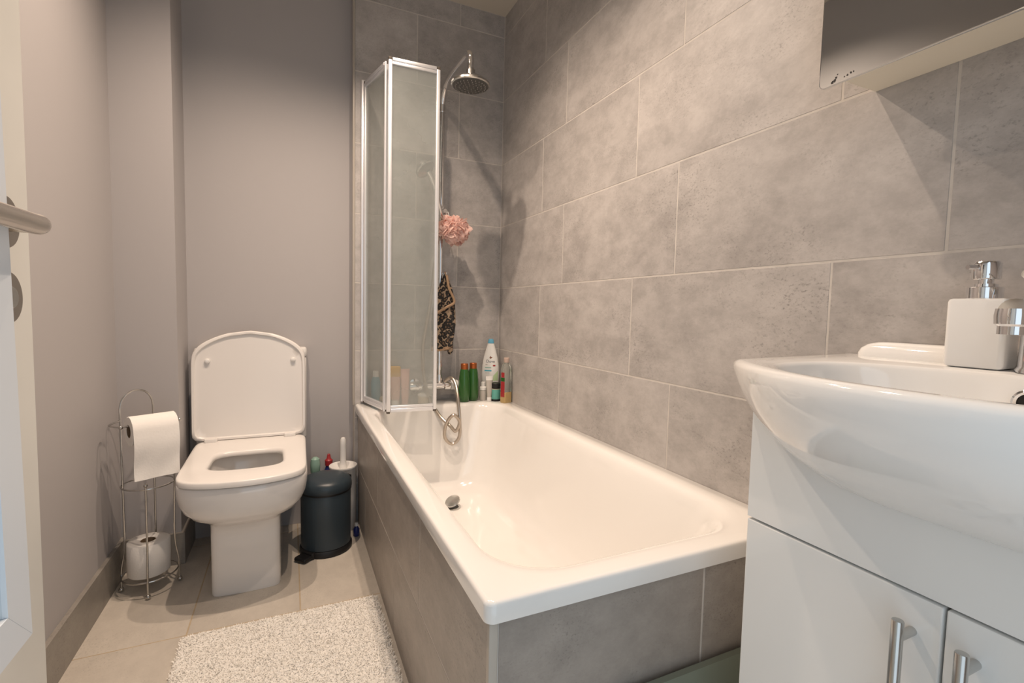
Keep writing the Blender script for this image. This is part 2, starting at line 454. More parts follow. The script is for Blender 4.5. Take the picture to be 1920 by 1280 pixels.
# ------------------------------------------------------------------ door with lever handle, framed mirror hanging on it
DX = -0.257
door = struct(MB().rbox(DX - .04, DX, YF + .01, 0.70, 0.008, 1.985, .002, bev=.001).build('door_1', 'door'))
MB().lathe([(.026, 0), (.026, .007), (.0245, .009)], (DX, .632, 1.040), 48, axis='x').build('handle_rose', 'rose', door)
lev = catmull([(DX + .008, .632, 1.040), (DX + .022, .632, 1.040), (DX + .031, .629, 1.039), (DX + .0355, .620, 1.038), (DX + .036, .60, 1.037), (DX + .036, .500, 1.036)], 8)
MB().tube(lev, 0.0098, 20).build('door_handle', 'steel', door)
ro = MB().lathe([(.026, 0), (.026, .007), (.0245, .009), (.013, .009)], (DX, .632, .967), 48, axis='x').build('lock_rose', 'rose', door)
MB().lathe([(.012, .006), (.012, .0092), (.010, .0115)], (DX, .632, .967), 24, axis='x').build('thumb_turn', 'chrome_dull', ro)

fm = thing('framed_mirror', 'white framed mirror hung on the face of the open door', 'mirror', (DX, 0.44, 0.655))
fx0, fx1 = DX + .001, DX + .013; y0, y1, z0, z1, w = 0.28, 0.600, 0.642, 1.75, 0.040


def frame_rail(poly, name):
    mb = MB(); mb.loft([[(fx0, a, b) for a, b in poly], [(fx1, a, b) for a, b in poly]])
    return mb.build(name, 'frame_white', fm, smooth=False)


g = 0.0004
frame_rail([(y1, z0), (y1, z1), (y1 - w, z1 - w), (y1 - w, z0 + w)], 'frame_stile')
frame_rail([(y0, z0), (y0 + w, z0 + w), (y0 + w, z1 - w), (y0, z1)], 'frame_stile')
frame_rail([(y0 + g, z0), (y1 - g, z0), (y1 - w - g, z0 + w), (y0 + w + g, z0 + w)], 'frame_rail')
frame_rail([(y0 + g, z1), (y0 + w + g, z1 - w), (y1 - w - g, z1 - w), (y1 - g, z1)], 'frame_rail')
MB().box(fx0, fx0 + .008, y0 + w - .003, y1 - w + .003, z0 + w - .003, z1 - w + .003).build('glass', 'mirror', fm, smooth=False)

fm.rotation_euler.y = -0.0120; fm.location.x += .0140            # hangs out a little at the bottom

# ------------------------------------------------------------------ bath with tiled panels
BX0, BX1, BY0, BY1, BZ = 0.258, XR - .0005, 0.630, YB - .0005, 0.535
bath = thing('bathtub', 'white built-in bathtub with grey tiled side and end panels', 'bathtub', (0.60, 1.43, 0))
K = 14
rings = []
lip = 0.034
for z, ins in ((BZ - lip, .0008), (BZ - lip + .006, 0), (BZ - .008, 0), (BZ - .0035, .0012), (BZ - .001, .004), (BZ, .009)):
    rings.append(rrect(BX0 + ins, BX1 - ins * .2, BY0 + ins, BY1 - ins * .2, max(.016 - ins * .6, .004), K, z))
IX0, IX1, IY0, IY1 = 0.306, 0.890, 0.676, 2.095
rings.append(rrect(IX0 - .012, IX1 + .012, IY0 - .012, IY1 + .012, .125, K, BZ))
# well: rim roll-over, sloping sides, rounded foot, floor falling to the waste
for t, d in ((0.0, 0.0), (.006, .004), (.013, .014), (.020, .035), (.035, .10), (.052, .19), (.068, .27), (.085, .325), (.115, .362), (.16, .378), (.22, .384)):
    fx = t; fyb = t * .9; fyf = t * 1.9
    rad = .125 + t * .25
    rings.append(rrect(IX0 + fx, IX1 - fx, IY0 + fyf, IY1 - fyb, min(rad, (IX1 - IX0) / 2 - fx - .01), K, BZ - .0015 - d))
MB().loft(rings, cap0=False, cap1=True).build('tub_shell', 'bath', bath, angle=60)
DC = (0.600, 1.865); DZ = BZ - .386
wr = MB().lathe([(.036, -.002), (.036, .003), (.030, .0045), (.026, .002), (.024, -.004)], (DC[0], DC[1], DZ + .002), 32, cap0=False).build('waste_ring', 'chrome_dull', bath)
MB().lathe([(.026, -.001), (.026, .001)], (DC[0], DC[1], DZ + .005), 24).build('waste_hole', 'dark_hole', bath)
plug = MB().lathe([(.004, -.012), (.004, .0), (.030, .003), (.033, .006), (.030, .010), (.012, .0125)], (0, 0, 0), 32)
Rm = Matrix.Translation((DC[0] + .004, DC[1], DZ + .022)) @ Matrix.Rotation(math.radians(-26), 4, 'Y') @ Matrix.Rotation(math.radians(14), 4, 'X')
plug.v = [tuple(Rm @ Vector(v)) for v in plug.v]; plug.build('waste_plug', 'chrome_dull', bath)
# panels: grout bed with tiles
PXF = 0.270
sp = MB().box(PXF + PROUD, PXF + .03, 0.652, YB - .002, 0.0, BZ - lip).build('side_panel', 'grout', bath, smooth=False)
ZJ = 0.258; ZT = BZ - lip - .002
for (za, zb, jt) in ((0.0, ZJ, 1.38), (ZJ, ZT, 1.08)):
    for ya, yb in spans(0.648, YB - .002, jt, 0.60):
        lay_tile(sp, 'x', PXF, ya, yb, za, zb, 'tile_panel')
ep = MB().box(PXF + .012, XR - .001, 0.646 + PROUD, 0.68, 0.0, BZ - lip).build('end_panel', 'grout', bath, smooth=False)
for xa, xb in spans(PXF + .013, XR, 0.706, 0.60):
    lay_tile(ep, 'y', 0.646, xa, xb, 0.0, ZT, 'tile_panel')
MB().rbox(PXF - .0015, PXF + .013, 0.6435, 0.655, 0.0, ZT, .002).build('corner_trim', plain('corner_trim_beige', (0.50, 0.45, 0.39), 0.5), bath)

# ------------------------------------------------------------------ glass panel stood against the end of the bath
gp = MB(); ya, yb = 0.605, 0.640
gp.loft([[(x, y + s_ * .006, z) for x, y, z in ((0.50, 0.598, .001), (0.93, 0.598, .001), (0.93, 0.628, .316), (0.50, 0.628, .316))] for s_ in (-1, 1)])
tag(gp.build('glass_panel', 'glass_green', base=(0.71, 0.61, 0), smooth=False), 'grey-green glass panel stood upright against the tiled end of the bath', 'glass panel')

# ------------------------------------------------------------------ vanity unit with basin
VX, VY0, VY1 = 0.635, 0.010, 0.504; VC = 0.257
van = thing('vanity_cabinet', 'glossy white two-door vanity cabinet under the basin', 'cabinet', (0.79, VC, 0))
for ya in (VY0 + .001, VY1 - .017): MB().box(VX + .019, XR - .001, ya, ya + .016, 0.0, 0.845).build('side_panel', 'cabinet', van, smooth=False)
MB().box(VX + .019, XR - .001, VY0 + .018, VY1 - .018, 0.082, 0.098).build('bottom_board', 'cabinet_in', van, smooth=False)
top = [(VY0 + (VY1 - VY0) * i / 40) for i in range(41)]
prof_f = [(VY1, .6605), (VY0, .6605)] + [(y, min(.850, .748 + .118 * min(1, abs(y - VC) / .264) ** 3.6)) for y in top]
MB().loft([[(x, y, z) for y, z in prof_f] for x in (VX, VX + .018)]).build('fascia', 'cabinet', van, smooth=False)      # cut out for the bowl
for (ya, yb, hy) in ((VC + .0015, VY1, VC + .028), (VY0, VC - .0015, VC - .028)):
    d = MB().rbox(VX, VX + .018, ya, yb, 0.085, 0.6565, .002, axis='x', bev=.0016).build('door', 'cabinet', van)
    hb = MB().tube([(VX - .030, hy, z) for z in (.480, .481, .634, .635)], [.0055, .006, .006, .0055], 16)
    for z in (.500, .615): hb.tube([(VX - .030, hy, z), (VX + .0005, hy, z)], .005, 12)
    hb.build('handle', 'chrome_dull', d)
MB().box(VX + .03, VX + .046, VY0 + .018, VY1 - .018, 0.0, 0.08).build('plinth', 'cabinet_in', van, smooth=False)

ZB = 0.900
bas = thing('wash_basin', 'white ceramic basin with a bulging front set on the vanity cabinet', 'basin', (0.75, VC, 0.846))
NB = 120


def basin_outline():
    """front apex towards -X, sides flaring slightly to the wall"""
    pts = []
    hw_f, hw_b = 0.268, 0.300
    n1 = 46                                                   # front curve, from +Y corner to -Y corner
    for i in range(n1):
        u = 1 - 2 * i / (n1 - 1)
        y = VC + hw_f * u; x = 0.612 - 0.112 * (1 - abs(u) ** 2.3)
        pts.append((x, y))
    n2 = 20
    for i in range(1, n2): pts.append((0.612 + (XR - .001 - 0.612) * i / n2, VC - (hw_f + (hw_b - hw_f) * (i / n2) ** .8)))
    n3 = NB - n1 - 2 * (n2 - 1)
    for i in range(n3): pts.append((XR - .001, VC - hw_b + 2 * hw_b * i / (n3 - 1)))
    for i in range(n2 - 1, 0, -1): pts.append((0.612 + (XR - .001 - 0.612) * i / n2, VC + (hw_f + (hw_b - hw_f) * (i / n2) ** .8)))
    return pts


OUT = basin_outline(); NB = len(OUT)
# bowl opening in the same angular order
BCX, BCY = 0.690, VC


def bowl_pt(px, py, s_):
    a = math.atan2(py - BCY, px - BCX)
    ca, sa = math.cos(a), math.sin(a)
    rx = 0.168 if ca < 0 else 0.118; ry = 0.207
    rr = 1.0 / ((abs(ca) / rx) ** 2.4 + (abs(sa) / ry) ** 2.4) ** (1 / 2.4)
    return BCX + ca * rr * s_, BCY + sa * rr * s_


def base_pt(px, py):
    """where the skirt of the basin meets the cabinet"""
    u = min(1, abs(py - VC) / 0.264)
    x = min(max(px, VX + .004), XR - .001); y = VC + max(-(VY1 - VC) + .004, min(VY1 - VC - .004, (py - VC)))
    zb = 0.742 + 0.118 * u ** 3.6 if px < VX + .03 else 0.860
    return x, y, zb


rings = []
for s_, dz in ((.10, -.118), (.35, -.115), (.55, -.105), (.70, -.088), (.82, -.062), (.90, -.038), (.955, -.016), (.985, -.006), (1.0, -.0022), (1.03, -.0004)):
    rings.append([(*bowl_pt(x, y, s_), ZB + dz) for x, y in OUT])


def inset(i, d):
    x, y = OUT[i]; c = Vector((0.74, VC)); v = (c - Vector((x, y))); v.normalize(); return x + v.x * d, y + v.y * d


for d, dz in ((.016, 0.0), (.007, -.0008), (.002, -.004), (0.0, -.009)):
    rings.append([(*(inset(i, d) if OUT[i][0] < XR - .002 else OUT[i]), ZB + dz) for i in range(NB)])
for t in (.06, .14, .25, .38, .52, .66, .80, .92, 1.0):
    ring = []
    for x, y in OUT:
        bx, by, bz = base_pt(x, y)
        h = t; gfun = t ** 2.1                                # full lip first, then sweeping in under the bowl
        zz = (ZB - .009) + (bz - (ZB - .009)) * (t ** .9)
        ring.append((x + (bx - x) * gfun, y + (by - y) * gfun, zz))
    rings.append(ring)
MB().loft(rings, cap0=True, cap1=False).build('basin_body', 'white_gloss', bas, angle=60)
# raised ledge along the wall
lr = []
for t, sc_, dz in ((0, 1, -.004), (.2, 1, .006), (.4, .97, .014), (.7, .90, .021), (.9, .80, .025), (1, .68, .026)):
    lr.append(rrect(XR - .052 * sc_, XR - .001, VC - .262 * (1 - .03 * (1 - sc_)) , VC + .262 - .03 * (1 - sc_) * 4, .02, 5, ZB + dz))
MB().loft(lr).build('back_ledge', 'white_gloss', bas, angle=60)
ov = MB().lathe([(.0165, 0), (.0165, .003), (.014, .0045), (.0115, .003), (.011, -.002)], (0.790, VC, ZB - .031), 32, axis='-x', cap0=False).build('overflow_ring', 'chrome', bas)
MB().lathe([(.0112, .0), (.0112, .0012)], (0.790, VC, ZB - .031), 24, axis='-x').build('overflow_hole', 'dark_hole', bas)

# tap
tap = thing('basin_tap', 'chrome mixer tap on the basin beside the soap dispenser', 'tap', (0.855, VC + .012, ZB))
MB().lathe([(.026, .0005), (.026, .004), (.0235, .008), (.0225, .045), (.021, .075), (.019, .083)], (0.855, VC + .012, ZB), 32).build('tap_body', 'chrome', tap)
spt = MB().tube(catmull([(0.850, VC + .012, ZB + .050), (0.825, VC + .012, ZB + .064), (0.79, VC + .012, ZB + .075), (0.766, VC + .012, ZB + .076)], 6), [.017] * 10 + [.0165] * 5 + [.016] * 4, 20)
spt.lathe([(.0175, .030), (.0185, .022), (.018, .012), (.0150, .0095), (.0150, .0), (.0128, -.0005), (.0115, .003)], (0.768, VC + .012, ZB + .050), 28)
spt.build('spout', 'chrome', tap)
MB().lathe([(.0116, .0022), (.0116, .0032)], (0.768, VC + .012, ZB + .050), 20).build('aerator', 'khaki', tap)
MB().lathe([(.021, .082), (.0225, .088), (.021, .102), (.012, .110)], (0.855, VC + .012, ZB), 28).tube(
    catmull([(0.853, VC + .012, ZB + .104), (0.83, VC + .012, ZB + .112), (0.79, VC + .012, ZB + .122)], 5), [.008] * 8 + [.006] * 3, 12).build('lever', 'chrome', tap)

# soap dispenser
sd = thing('soap_dispenser', 'square white ceramic soap dispenser with chrome pump on the basin', 'soap dispenser', (0.868, 0.337, ZB))
RS = Matrix.Translation((0.868, 0.337, ZB + .0005)) @ Matrix.Rotation(math.radians(3), 4, 'Z')
b = MB().rbox(-.026, .026, -.0315, .0315, 0, .095, .006, bev=.005, k=5); b.v = [tuple(RS @ Vector(v)) for v in b.v]; b.build('bottle', 'white_gloss', sd)
p = MB().lathe([(.0185, .095), (.0190, .0955), (.0190, .110), (.0182, .1107), (.0135, .1112), (.0130, .1150), (.0085, .1155), (.0085, .1205), (.0148, .121), (.0154, .1225), (.0154, .1425), (.0135, .1455)], (0, 0, 0), 28)
p.tube([(-.012, .004, .138), (-.022, .0078, .1375), (-.0285, .0102, .137)], [.0036, .0032, .0030], 12)
p.v = [tuple(RS @ Vector(v)) for v in p.v]; p.build('pump', 'chrome', sd)

# ------------------------------------------------------------------ mirror cabinet above the basin
MX = 0.818
mc = thing('mirror_cabinet', 'mirror-fronted wall cabinet above the basin', 'cabinet', (0.90, 0.25, 0.39 + H))
MB().box(MX + .006, XR - .0005, -0.03, 0.540, H + .402, 2.02).build('cabinet_box', 'cream', mc, smooth=False)
md = MB().rbox(MX, MX + .005, -0.05, 0.557, H + .383, 2.03, .010, axis='x', k=6, bev=.0012).build('mirror_door', 'mirror', mc)
sil = MB()
for (yy, zz, rr) in ((.530, .390, .0030), (.528, .394, .0020), (.534, .3885, .0025), (.510, .3905, .0016), (.505, .3920, .0016), (.501, .3925, .0013), (.526, .398, .0012), (.515, .3895, .0012)):
    k = [(MX - .0002, yy + rr * random.uniform(.6, 1.3) * math.cos(a * .785), H + zz + rr * random.uniform(.5, 1.5) * math.sin(a * .785)) for a in range(8)]
    sil.add(k, [tuple(range(8))])
sil.build('silvering_loss', 'black', md, smooth=False)

# ------------------------------------------------------------------ folding shower screen
ss = thing('folding_shower_screen', 'folded glass shower screen with silver frame standing on the bath rim', 'shower screen', (0.36, 2.06, 0.536))
SZ0, SZ1 = 0.546, 1.925
MB().rbox(0.281, 0.297, YB - .014, YB - .0005, SZ0, SZ1 + .01, .003).build('wall_channel', 'alu', ss)


def panel(p0, p1, z0, z1, nm='screen_panel'):
    p0, p1 = Vector((*p0, 0)), Vector((*p1, 0)); d = (p1 - p0).normalized(); n = Vector((-d.y, d.x, 0)); L = (p1 - p0).length
    Rp = Matrix(((d.x, n.x, 0, p0.x), (d.y, n.y, 0, p0.y), (0, 0, 1, 0), (0, 0, 0, 1)))

    def emit(mb, name, mat, par):
        mb.v = [tuple(Rp @ Vector(v)) for v in mb.v]; return mb.build(name, mat, par)
    pane = emit(MB().box(.012, L - .012, -.002, .002, z0 + .015, z1 - .015), nm, 'screen', ss)
    emit(MB().rbox(0, .015, -.008, .008, z0 + .004, z1 - .010, .003), 'stile', 'alu', pane)
    emit(MB().rbox(L - .015, L, -.008, .008, z0 + .004, z1 - .010, .003), 'stile', 'alu', pane)
    t = MB().rbox(.015, L - .015, -.009, .009, z1 - .014, z1, .003, axis='x').rbox(.015, L - .015, -.007, .007, z1 - .026, z1 - .0145, .002, axis='x'); emit(t, 'top_rail', 'alu', pane)
    t = MB().rbox(.015, L - .015, -.009, .009, z0, z0 + .016, .003, axis='x').rbox(.015, L - .015, -.007, .007, z0 + .0165, z0 + .028, .002, axis='x'); emit(t, 'bottom_rail', 'alu', pane)
    for x in (0, L - .013):
        emit(MB().rbox(x, x + .013, -.0075, .0075, z1 - .0095, z1 + .001, .002), 'end_cap', 'rubber', pane)
        emit(MB().rbox(x, x + .013, -.0075, .0075, z0 - .004, z0 + .0035, .002), 'end_cap', 'rubber', pane)
    return pane


panel((0.297, YB - .018), (0.350, 1.985), SZ0, SZ1)
panel((0.346, 1.945), (0.548, 1.938), SZ0, SZ1 - .003)
MB().tube([(0.340, 1.966, SZ0 + .002), (0.340, 1.966, SZ1 - .012)], .0045, 10).build('hinge_rod', 'alu', ss)

# ------------------------------------------------------------------ shower fittings
sh = thing('shower_set', 'chrome shower with riser rail, round overhead rose, bar mixer and hose', 'shower', (0.625, 2.20, 0.60))
SX, SY = 0.624, 2.165
pipe = [(SX, SY, z) for z in (0.62, 0.9, 1.2, 1.5, 1.75)] + [(SX, SY, 1.86), (SX, SY - .02, 1.915), (SX, SY - .07, 1.948), (SX, SY - .15, 1.955), (SX, SY - .28, 1.950), (SX, SY - .335, 1.945), (SX + .002, SY - .362, 1.93), (SX + .003, SY - .368, 1.90), (SX + .003, SY - .368, 1.872)]
MB().tube(catmull(pipe, 5), .0120, 16).build('riser_pipe', 'chrome', sh)
hc = (SX + .003, SY - .368, 1.812)
hd = MB().lathe([(.012, .085), (.012, .060), (.017, .058), (.018, .040), (.030, .036), (.055, .024), (.073, .010), (.074, .003), (.070, .0)], hc, 40).build('shower_rose', 'chrome_dull', sh)
MB().lathe([(.069, .0005), (.066, -.0015)], hc, 40).build('nozzle_plate', 'dark_rubber', hd)
nz = MB()
for r, n in ((.014, 6), (.028, 12), (.042, 18), (.056, 24)):
    for i in range(n):
        a = 2 * math.pi * i / n; nz.lathe([(.0026, -.001), (.0018, -.005)], (hc[0] + r * math.cos(a), hc[1] + r * math.sin(a), hc[2] - .001), 6)
no = nz.build('nozzles', 'chrome_dull', hd); no['kind'] = 'stuff'
for z in (0.70, 1.86): MB().tube([(SX, SY, z), (SX, YB - .001, z)], .007, 12).lathe([(.016, 0), (.016, .01), (.012, .014)], (SX, YB - .001, z), 20, axis='-y').lathe([(.0155, -.015), (.0155, .015)], (SX, SY, z), 16).build('wall_bracket', 'chrome', sh)
# slider with hand shower
MB().lathe([(.016, -.022), (.017, -.02), (.017, .02), (.016, .022)], (SX, SY, 1.405), 18).tube([(SX, SY, 1.405), (SX + .012, SY - .03, 1.405)], .010, 12).lathe([(.011, 0), (.012, .012), (.009, .018)], (SX + .016, SY, 1.405), 16, axis='x').build('slider', 'chrome', sh)
hs = MB().tube(catmull([(SX - .010, SY - .045, 1.375), (SX - .035, SY - .07, 1.44), (SX - .07, SY - .10, 1.515), (SX - .095, SY - .12, 1.545)], 6), [.010] * 6 + [.011] * 6 + [.012] * 7, 14).build('hand_shower', 'chrome', sh)
hr = MB().lathe([(.016, .035), (.03, .022), (.043, .008), (.044, .0), (.040, -.004)], (0, 0, 0), 30)
Rh = Matrix.Translation((SX - .108, SY - .135, 1.545)) @ Matrix.Rotation(math.radians(-35), 4, 'Y') @ Matrix.Rotation(math.radians(-30), 4, 'X')
hr.v = [tuple(Rh @ Vector(v)) for v in hr.v]; hr.build('spray_face', 'chrome_dull', hs)
# mixer body
mx = MB().lathe([(.020, -.16), (.022, -.155), (.022, -.105), (.018, -.10), (.018, .0), (.023, .004), (.024, .03), (.021, .034)], (SX + .02, SY - .005, 0.612), 24, axis='x')
mx.lathe([(.016, 0), (.017, .03), (.014, .05)], (SX, SY - .002, 0.612), 20)
mx.build('mixer_body', 'chrome', sh)
for dx in (-.10, .005): MB().lathe([(.026, 0), (.026, .008), (.014, .012), (.012, .055)], (SX + dx, YB - .001, 0.612), 24, axis='-y').build('wall_flange', 'chrome', sh)
MB().lathe([(.021, .035), (.0225, .039), (.0225, .066), (.019, .070)], (SX + .02, SY - .005, 0.612), 18, axis='x').tube([(SX + .060, SY - .02, .622), (SX + .070, SY - .035, .605), (SX + .074, SY - .045, .575)], [.006, .007, .006], 10).build('valve_knob', 'white_plastic', sh)
hose = [(SX - .012, SY - .05, 1.37), (SX - .030, SY - .05, 1.25), (SX - .055, SY - .04, 1.0), (SX - .085, SY - .03, .78), (SX - .07, SY - .05, .60), (SX - .03, SY - .10, .50), (SX + .012, SY - .145, .452),
        (SX + .035, SY - .155, .43), (SX + .052, SY - .155, .470), (SX + .025, SY - .150, .500), (SX - .005, SY - .145, .465), (SX - .012, SY - .145, .405), (SX + .02, SY - .15, .372), (SX + .052, SY - .152, .40), (SX + .056, SY - .145, .47),
        (SX + .058, SY - .11, .56), (SX + .058, SY - .07, .625), (SX + .045, SY - .04, .650), (SX + .02, SY - .02, .63)]
MB().tube(catmull(hose, 8), .0075, 10).build('hose', 'hose', sh)
hk = MB().ball((SX + .022, SY - .012, 1.128), .009, 12).tube([(SX, SY, 1.120), (SX + .022, SY - .012, 1.126)], .0045, 8).lathe([(.0145, -.012), (.0145, .012)], (SX, SY, 1.118), 14)
hk.build('hook', 'chrome', sh)

# ------------------------------------------------------------------ things hanging on the shower
lf = MB(); LC = Vector((0.662, 2.085, 1.318))
for i in range(150):
    d = Vector(rng.normal(size=3)); d.normalize(); d.z *= .92
    rr = 0.030 * rng.uniform(.75, 1.25); c = LC + d * 0.043 * rng.uniform(.75, 1.1)
    t = d.orthogonal().normalized(); b_ = d.cross(t); ph = rng.uniform(0, 6.28); kk = int(rng.integers(3, 6))
    tilt = Vector(rng.normal(size=3)) * .25; rings = []
    for q, (f, h) in enumerate(((.12, -.3), (.5, .12), (.8, .42), (1.0, .40))):
        ring = []
        for j in range(18):
            a = 2 * math.pi * j / 18; wv = .38 * f * math.sin(kk * a + ph)
            ring.append(c + (t * math.cos(a) + b_ * math.sin(a)) * rr * f * (1 + .1 * math.sin(2 * a + ph)) + (d + tilt) * rr * (h + wv) * .75)
        rings.append(ring)
    lf.loft(rings, cap0=True, cap1=False)
o = lf.build('bath_pouf', 'loofah', base=LC, angle=180)
tag(o, 'ruffled pink net bath pouf hanging from the shower rail', 'bath pouf')
ch_ = MB().tube(catmull([LC + Vector((-.01, .01, .04)), (SX + .020, SY - .055, 1.385), (SX + .022, SY - .035, 1.400), (SX + .012, SY - .045, 1.385), LC + Vector((-.004, .01, .045))], 6), .0016, 6).build('hanging_cord', 'white_plastic', o)

mt_ = thing('bath_mitt', 'leopard print bath mitt with tan binding hanging on a hook of the shower rail', 'bath mitt', (0.63, 2.13, 0.80))
prof = [(1.122, .004), (1.10, .016), (1.06, .033), (1.02, .044), (.985, .052), (.95, .056), (.90, .057), (.85, .054), (.815, .051), (.785, .050)]
rings = []
for z, hw in prof:
    ring = []
    for j in range(28):
        a = 2 * math.pi * j / 28
        ring.append((SX + .016 + (1.12 - z) * -.03 + hw * math.cos(a), SY - .030 + (.009 + .004 * math.sin(j * 1.7)) * math.sin(a) * min(1, hw / .03) + .006 * math.sin(z * 40 + j * .5), z + (.004 * math.sin(j * .9) if z < .8 else 0)))
    rings.append(ring)
MB().loft(rings).build('mitt_body', 'mitt', mt_, angle=80)
bd = MB().tube(catmull([(SX + .017, SY - .047, 1.118), (SX + .028, SY - .047, 1.06), (SX + .055, SY - .044, 1.000), (SX + .02, SY - .049, .975), (SX - .03, SY - .046, .945)], 8), .0058, 8)
bd.build('binding', 'binding', mt_)
MB().loft([[(x, y, z) for x, y, z, in ((px * 1.02 + (SX + .008) * -.02, py, pz + dz) for px, py, pz in rings[-1])] for dz in (-.008, .006)], False, False).build('cuff', 'binding', mt_)
MB().tube([(SX + .040, SY - .03, .785), (SX + .043, SY - .03, .770), (SX + .038, SY - .03, .758)], [.014, .013, .006], 8).build('loop', 'mitt', mt_)
MB().tube(catmull([(SX + .017, SY - .03, 1.12), (SX + .016, SY - .020, 1.132), (SX + .019, SY - .006, 1.128)], 5), .003, 6).build('hanging_loop', 'binding', mt_)

# ------------------------------------------------------------------ toiletries on the bath rim
RZ = BZ + .0006


def bottle(name, label, x, y, prof, mat, cap=None, capmat=None, sx=1.0, sy=1.0, rot=0.0, group=None, seg=28):
    t = thing(name, label, 'bottle', (x, y, RZ), group)
    MB().lathe([(r, z) for r, z in prof], (x, y, RZ), seg, sx, sy, rot=rot).build('bottle_body', mat, t, angle=50)
    if cap: MB().lathe(cap, (x, y, RZ), seg).build('cap', capmat, t)
    return t


for k, (x, y, s_, GL) in enumerate(((0.736, 2.130, 1.0, 'green bottle with copper cap on the bath rim beside the shower mixer'), (0.787, 2.150, 1.02, 'green bottle with copper cap on the bath rim beside the small white-capped bottle'))):
    bottle('shampoo_bottle', GL, x, y, [(.020 * s_, 0), (.024 * s_, .004), (.0265 * s_, .03), (.027 * s_, .06), (.0255 * s_, .10), (.022 * s_, .135), (.0185 * s_, .150), (.0175 * s_, .152)], 'green',
           [(.0165, .151), (.0170, .153), (.0170, .176), (.015, .1785)], 'copper', group='green bottles on the bath rim')
bottle('serum_bottle', 'small translucent bottle with white cap beside the white tube on the bath rim', 0.834, 2.135, [(.0155, 0), (.0165, .003), (.0165, .045), (.014, .052)], 'grey_tube',
       [(.0172, .050), (.0172, .062), (.0105, .067), (.0105, .086), (.008, .088)], 'white_plastic')
t = thing('cream_tube', 'white squeeze tube standing on its cap between small bottle and teal jar', 'tube', (0.851, 2.100, RZ))
MB().lathe([(.0105, 0), (.0112, .002), (.0112, .018), (.010, .020)], (0.851, 2.100, RZ), 20).build('cap', 'white_plastic', t)
rr = []
for z, a, b2 in ((.020, .0105, .0105), (.04, .0125, .0115), (.07, .0145, .0085), (.10, .0165, .0035), (.102, .0182, .0022), (.119, .0185, .0016)):
    rr.append([(0.851 + a * math.cos(2 * math.pi * j / 24), 2.100 + b2 * math.sin(2 * math.pi * j / 24), RZ + z) for j in range(24)])
MB().loft(rr[:4]).build('tube_body', 'grey_tube', t); MB().loft(rr[3:]).build('crimp', 'white_plastic', t)
t = thing('hair_mask_jar', 'teal jar with black lid standing on the bath rim', 'jar', (0.885, 2.103, RZ))
MB().lathe([(.022, 0), (.024, .003), (.024, .058)], (0.885, 2.103, RZ), 28).build('jar_body', 'teal', t)
MB().lathe([(.0243, .0005), (.0246, .002), (.0246, .010)], (0.885, 2.103, RZ), 28, cap0=False, cap1=False).build('base_band', 'black', t)
MB().lathe([(.0252, .060), (.0256, .061), (.0256, .083), (.023, .086)], (0.885, 2.103, RZ), 28).build('lid', 'black', t)
MB().lathe([(.0245, .0565), (.0245, .0595)], (0.885, 2.103, RZ), 28).build('neck_band', 'beige', t)

# large white body wash bottle with print
bx, by = 0.886, 2.176
t = thing('body_wash_bottle', 'tall white body wash bottle with sky blue cap in the corner of the bath rim', 'bottle', (bx, by, RZ))
prof = [(.000, .030, .017), (.004, .033, .020), (.03, .036, .022), (.08, .041, .0235), (.12, .0425, .0235), (.16, .0405, .022), (.20, .034, .019), (.235, .025, .016), (.262, .017, .013), (.268, .0155, .012)]
yaw_b = math.radians(-24)


def bpt(u, v, z): return (bx + u * math.cos(yaw_b) - v * math.sin(yaw_b), by + u * math.sin(yaw_b) + v * math.cos(yaw_b), RZ + z)


MB().loft([[bpt(a * math.cos(2 * math.pi * j / 36), b2 * math.sin(2 * math.pi * j / 36), z) for j in range(36)] for z, a, b2 in prof]).build('bottle_body', 'cream_bottle', t, angle=60)
MB().loft([[bpt(a * math.cos(2 * math.pi * j / 28), b2 * math.sin(2 * math.pi * j / 28), z) for j in range(28)] for z, a, b2 in ((.2685, .0152, .0118), (.272, .0150, .0116), (.286, .0125, .0105), (.290, .009, .008))]).build('cap', 'blue_cap', t)


def depth_at(u, z):
    for (z0_, a0, b0), (z1_, a1, b1) in zip(prof[:-1], prof[1:]):
        if z0_ <= z <= z1_:
            f = (z - z0_) / (z1_ - z0_); a = a0 + (a1 - a0) * f; b2 = b0 + (b1 - b0) * f
            return -b2 * math.sqrt(max(.02, 1 - (u / a) ** 2)) - .0004
    return -.02


def patch(poly, name, mat, n=1):
    mb = MB(); mb.add([bpt(u, depth_at(u, z), z) for u, z in poly], [tuple(range(len(poly)))]); return mb.build(name, mat, t, smooth=False)


def grid_patch(u0, u1, z0_, z1_, name, mat, nu=6, nz_=4, clip=None):
    mb = MB(); vs = [bpt(u0 + (u1 - u0) * i / nu, depth_at(u0 + (u1 - u0) * i / nu, z0_ + (z1_ - z0_) * j / nz_), z0_ + (z1_ - z0_) * j / nz_) for j in range(nz_ + 1) for i in range(nu + 1)]
    fs = [(j * (nu + 1) + i, j * (nu + 1) + i + 1, (j + 1) * (nu + 1) + i + 1, (j + 1) * (nu + 1) + i) for j in range(nz_) for i in range(nu) if clip is None or clip((i + .5) / nu, (j + .5) / nz_)]
    mb.add(vs, fs); return mb.build(name, mat, t, smooth=False)


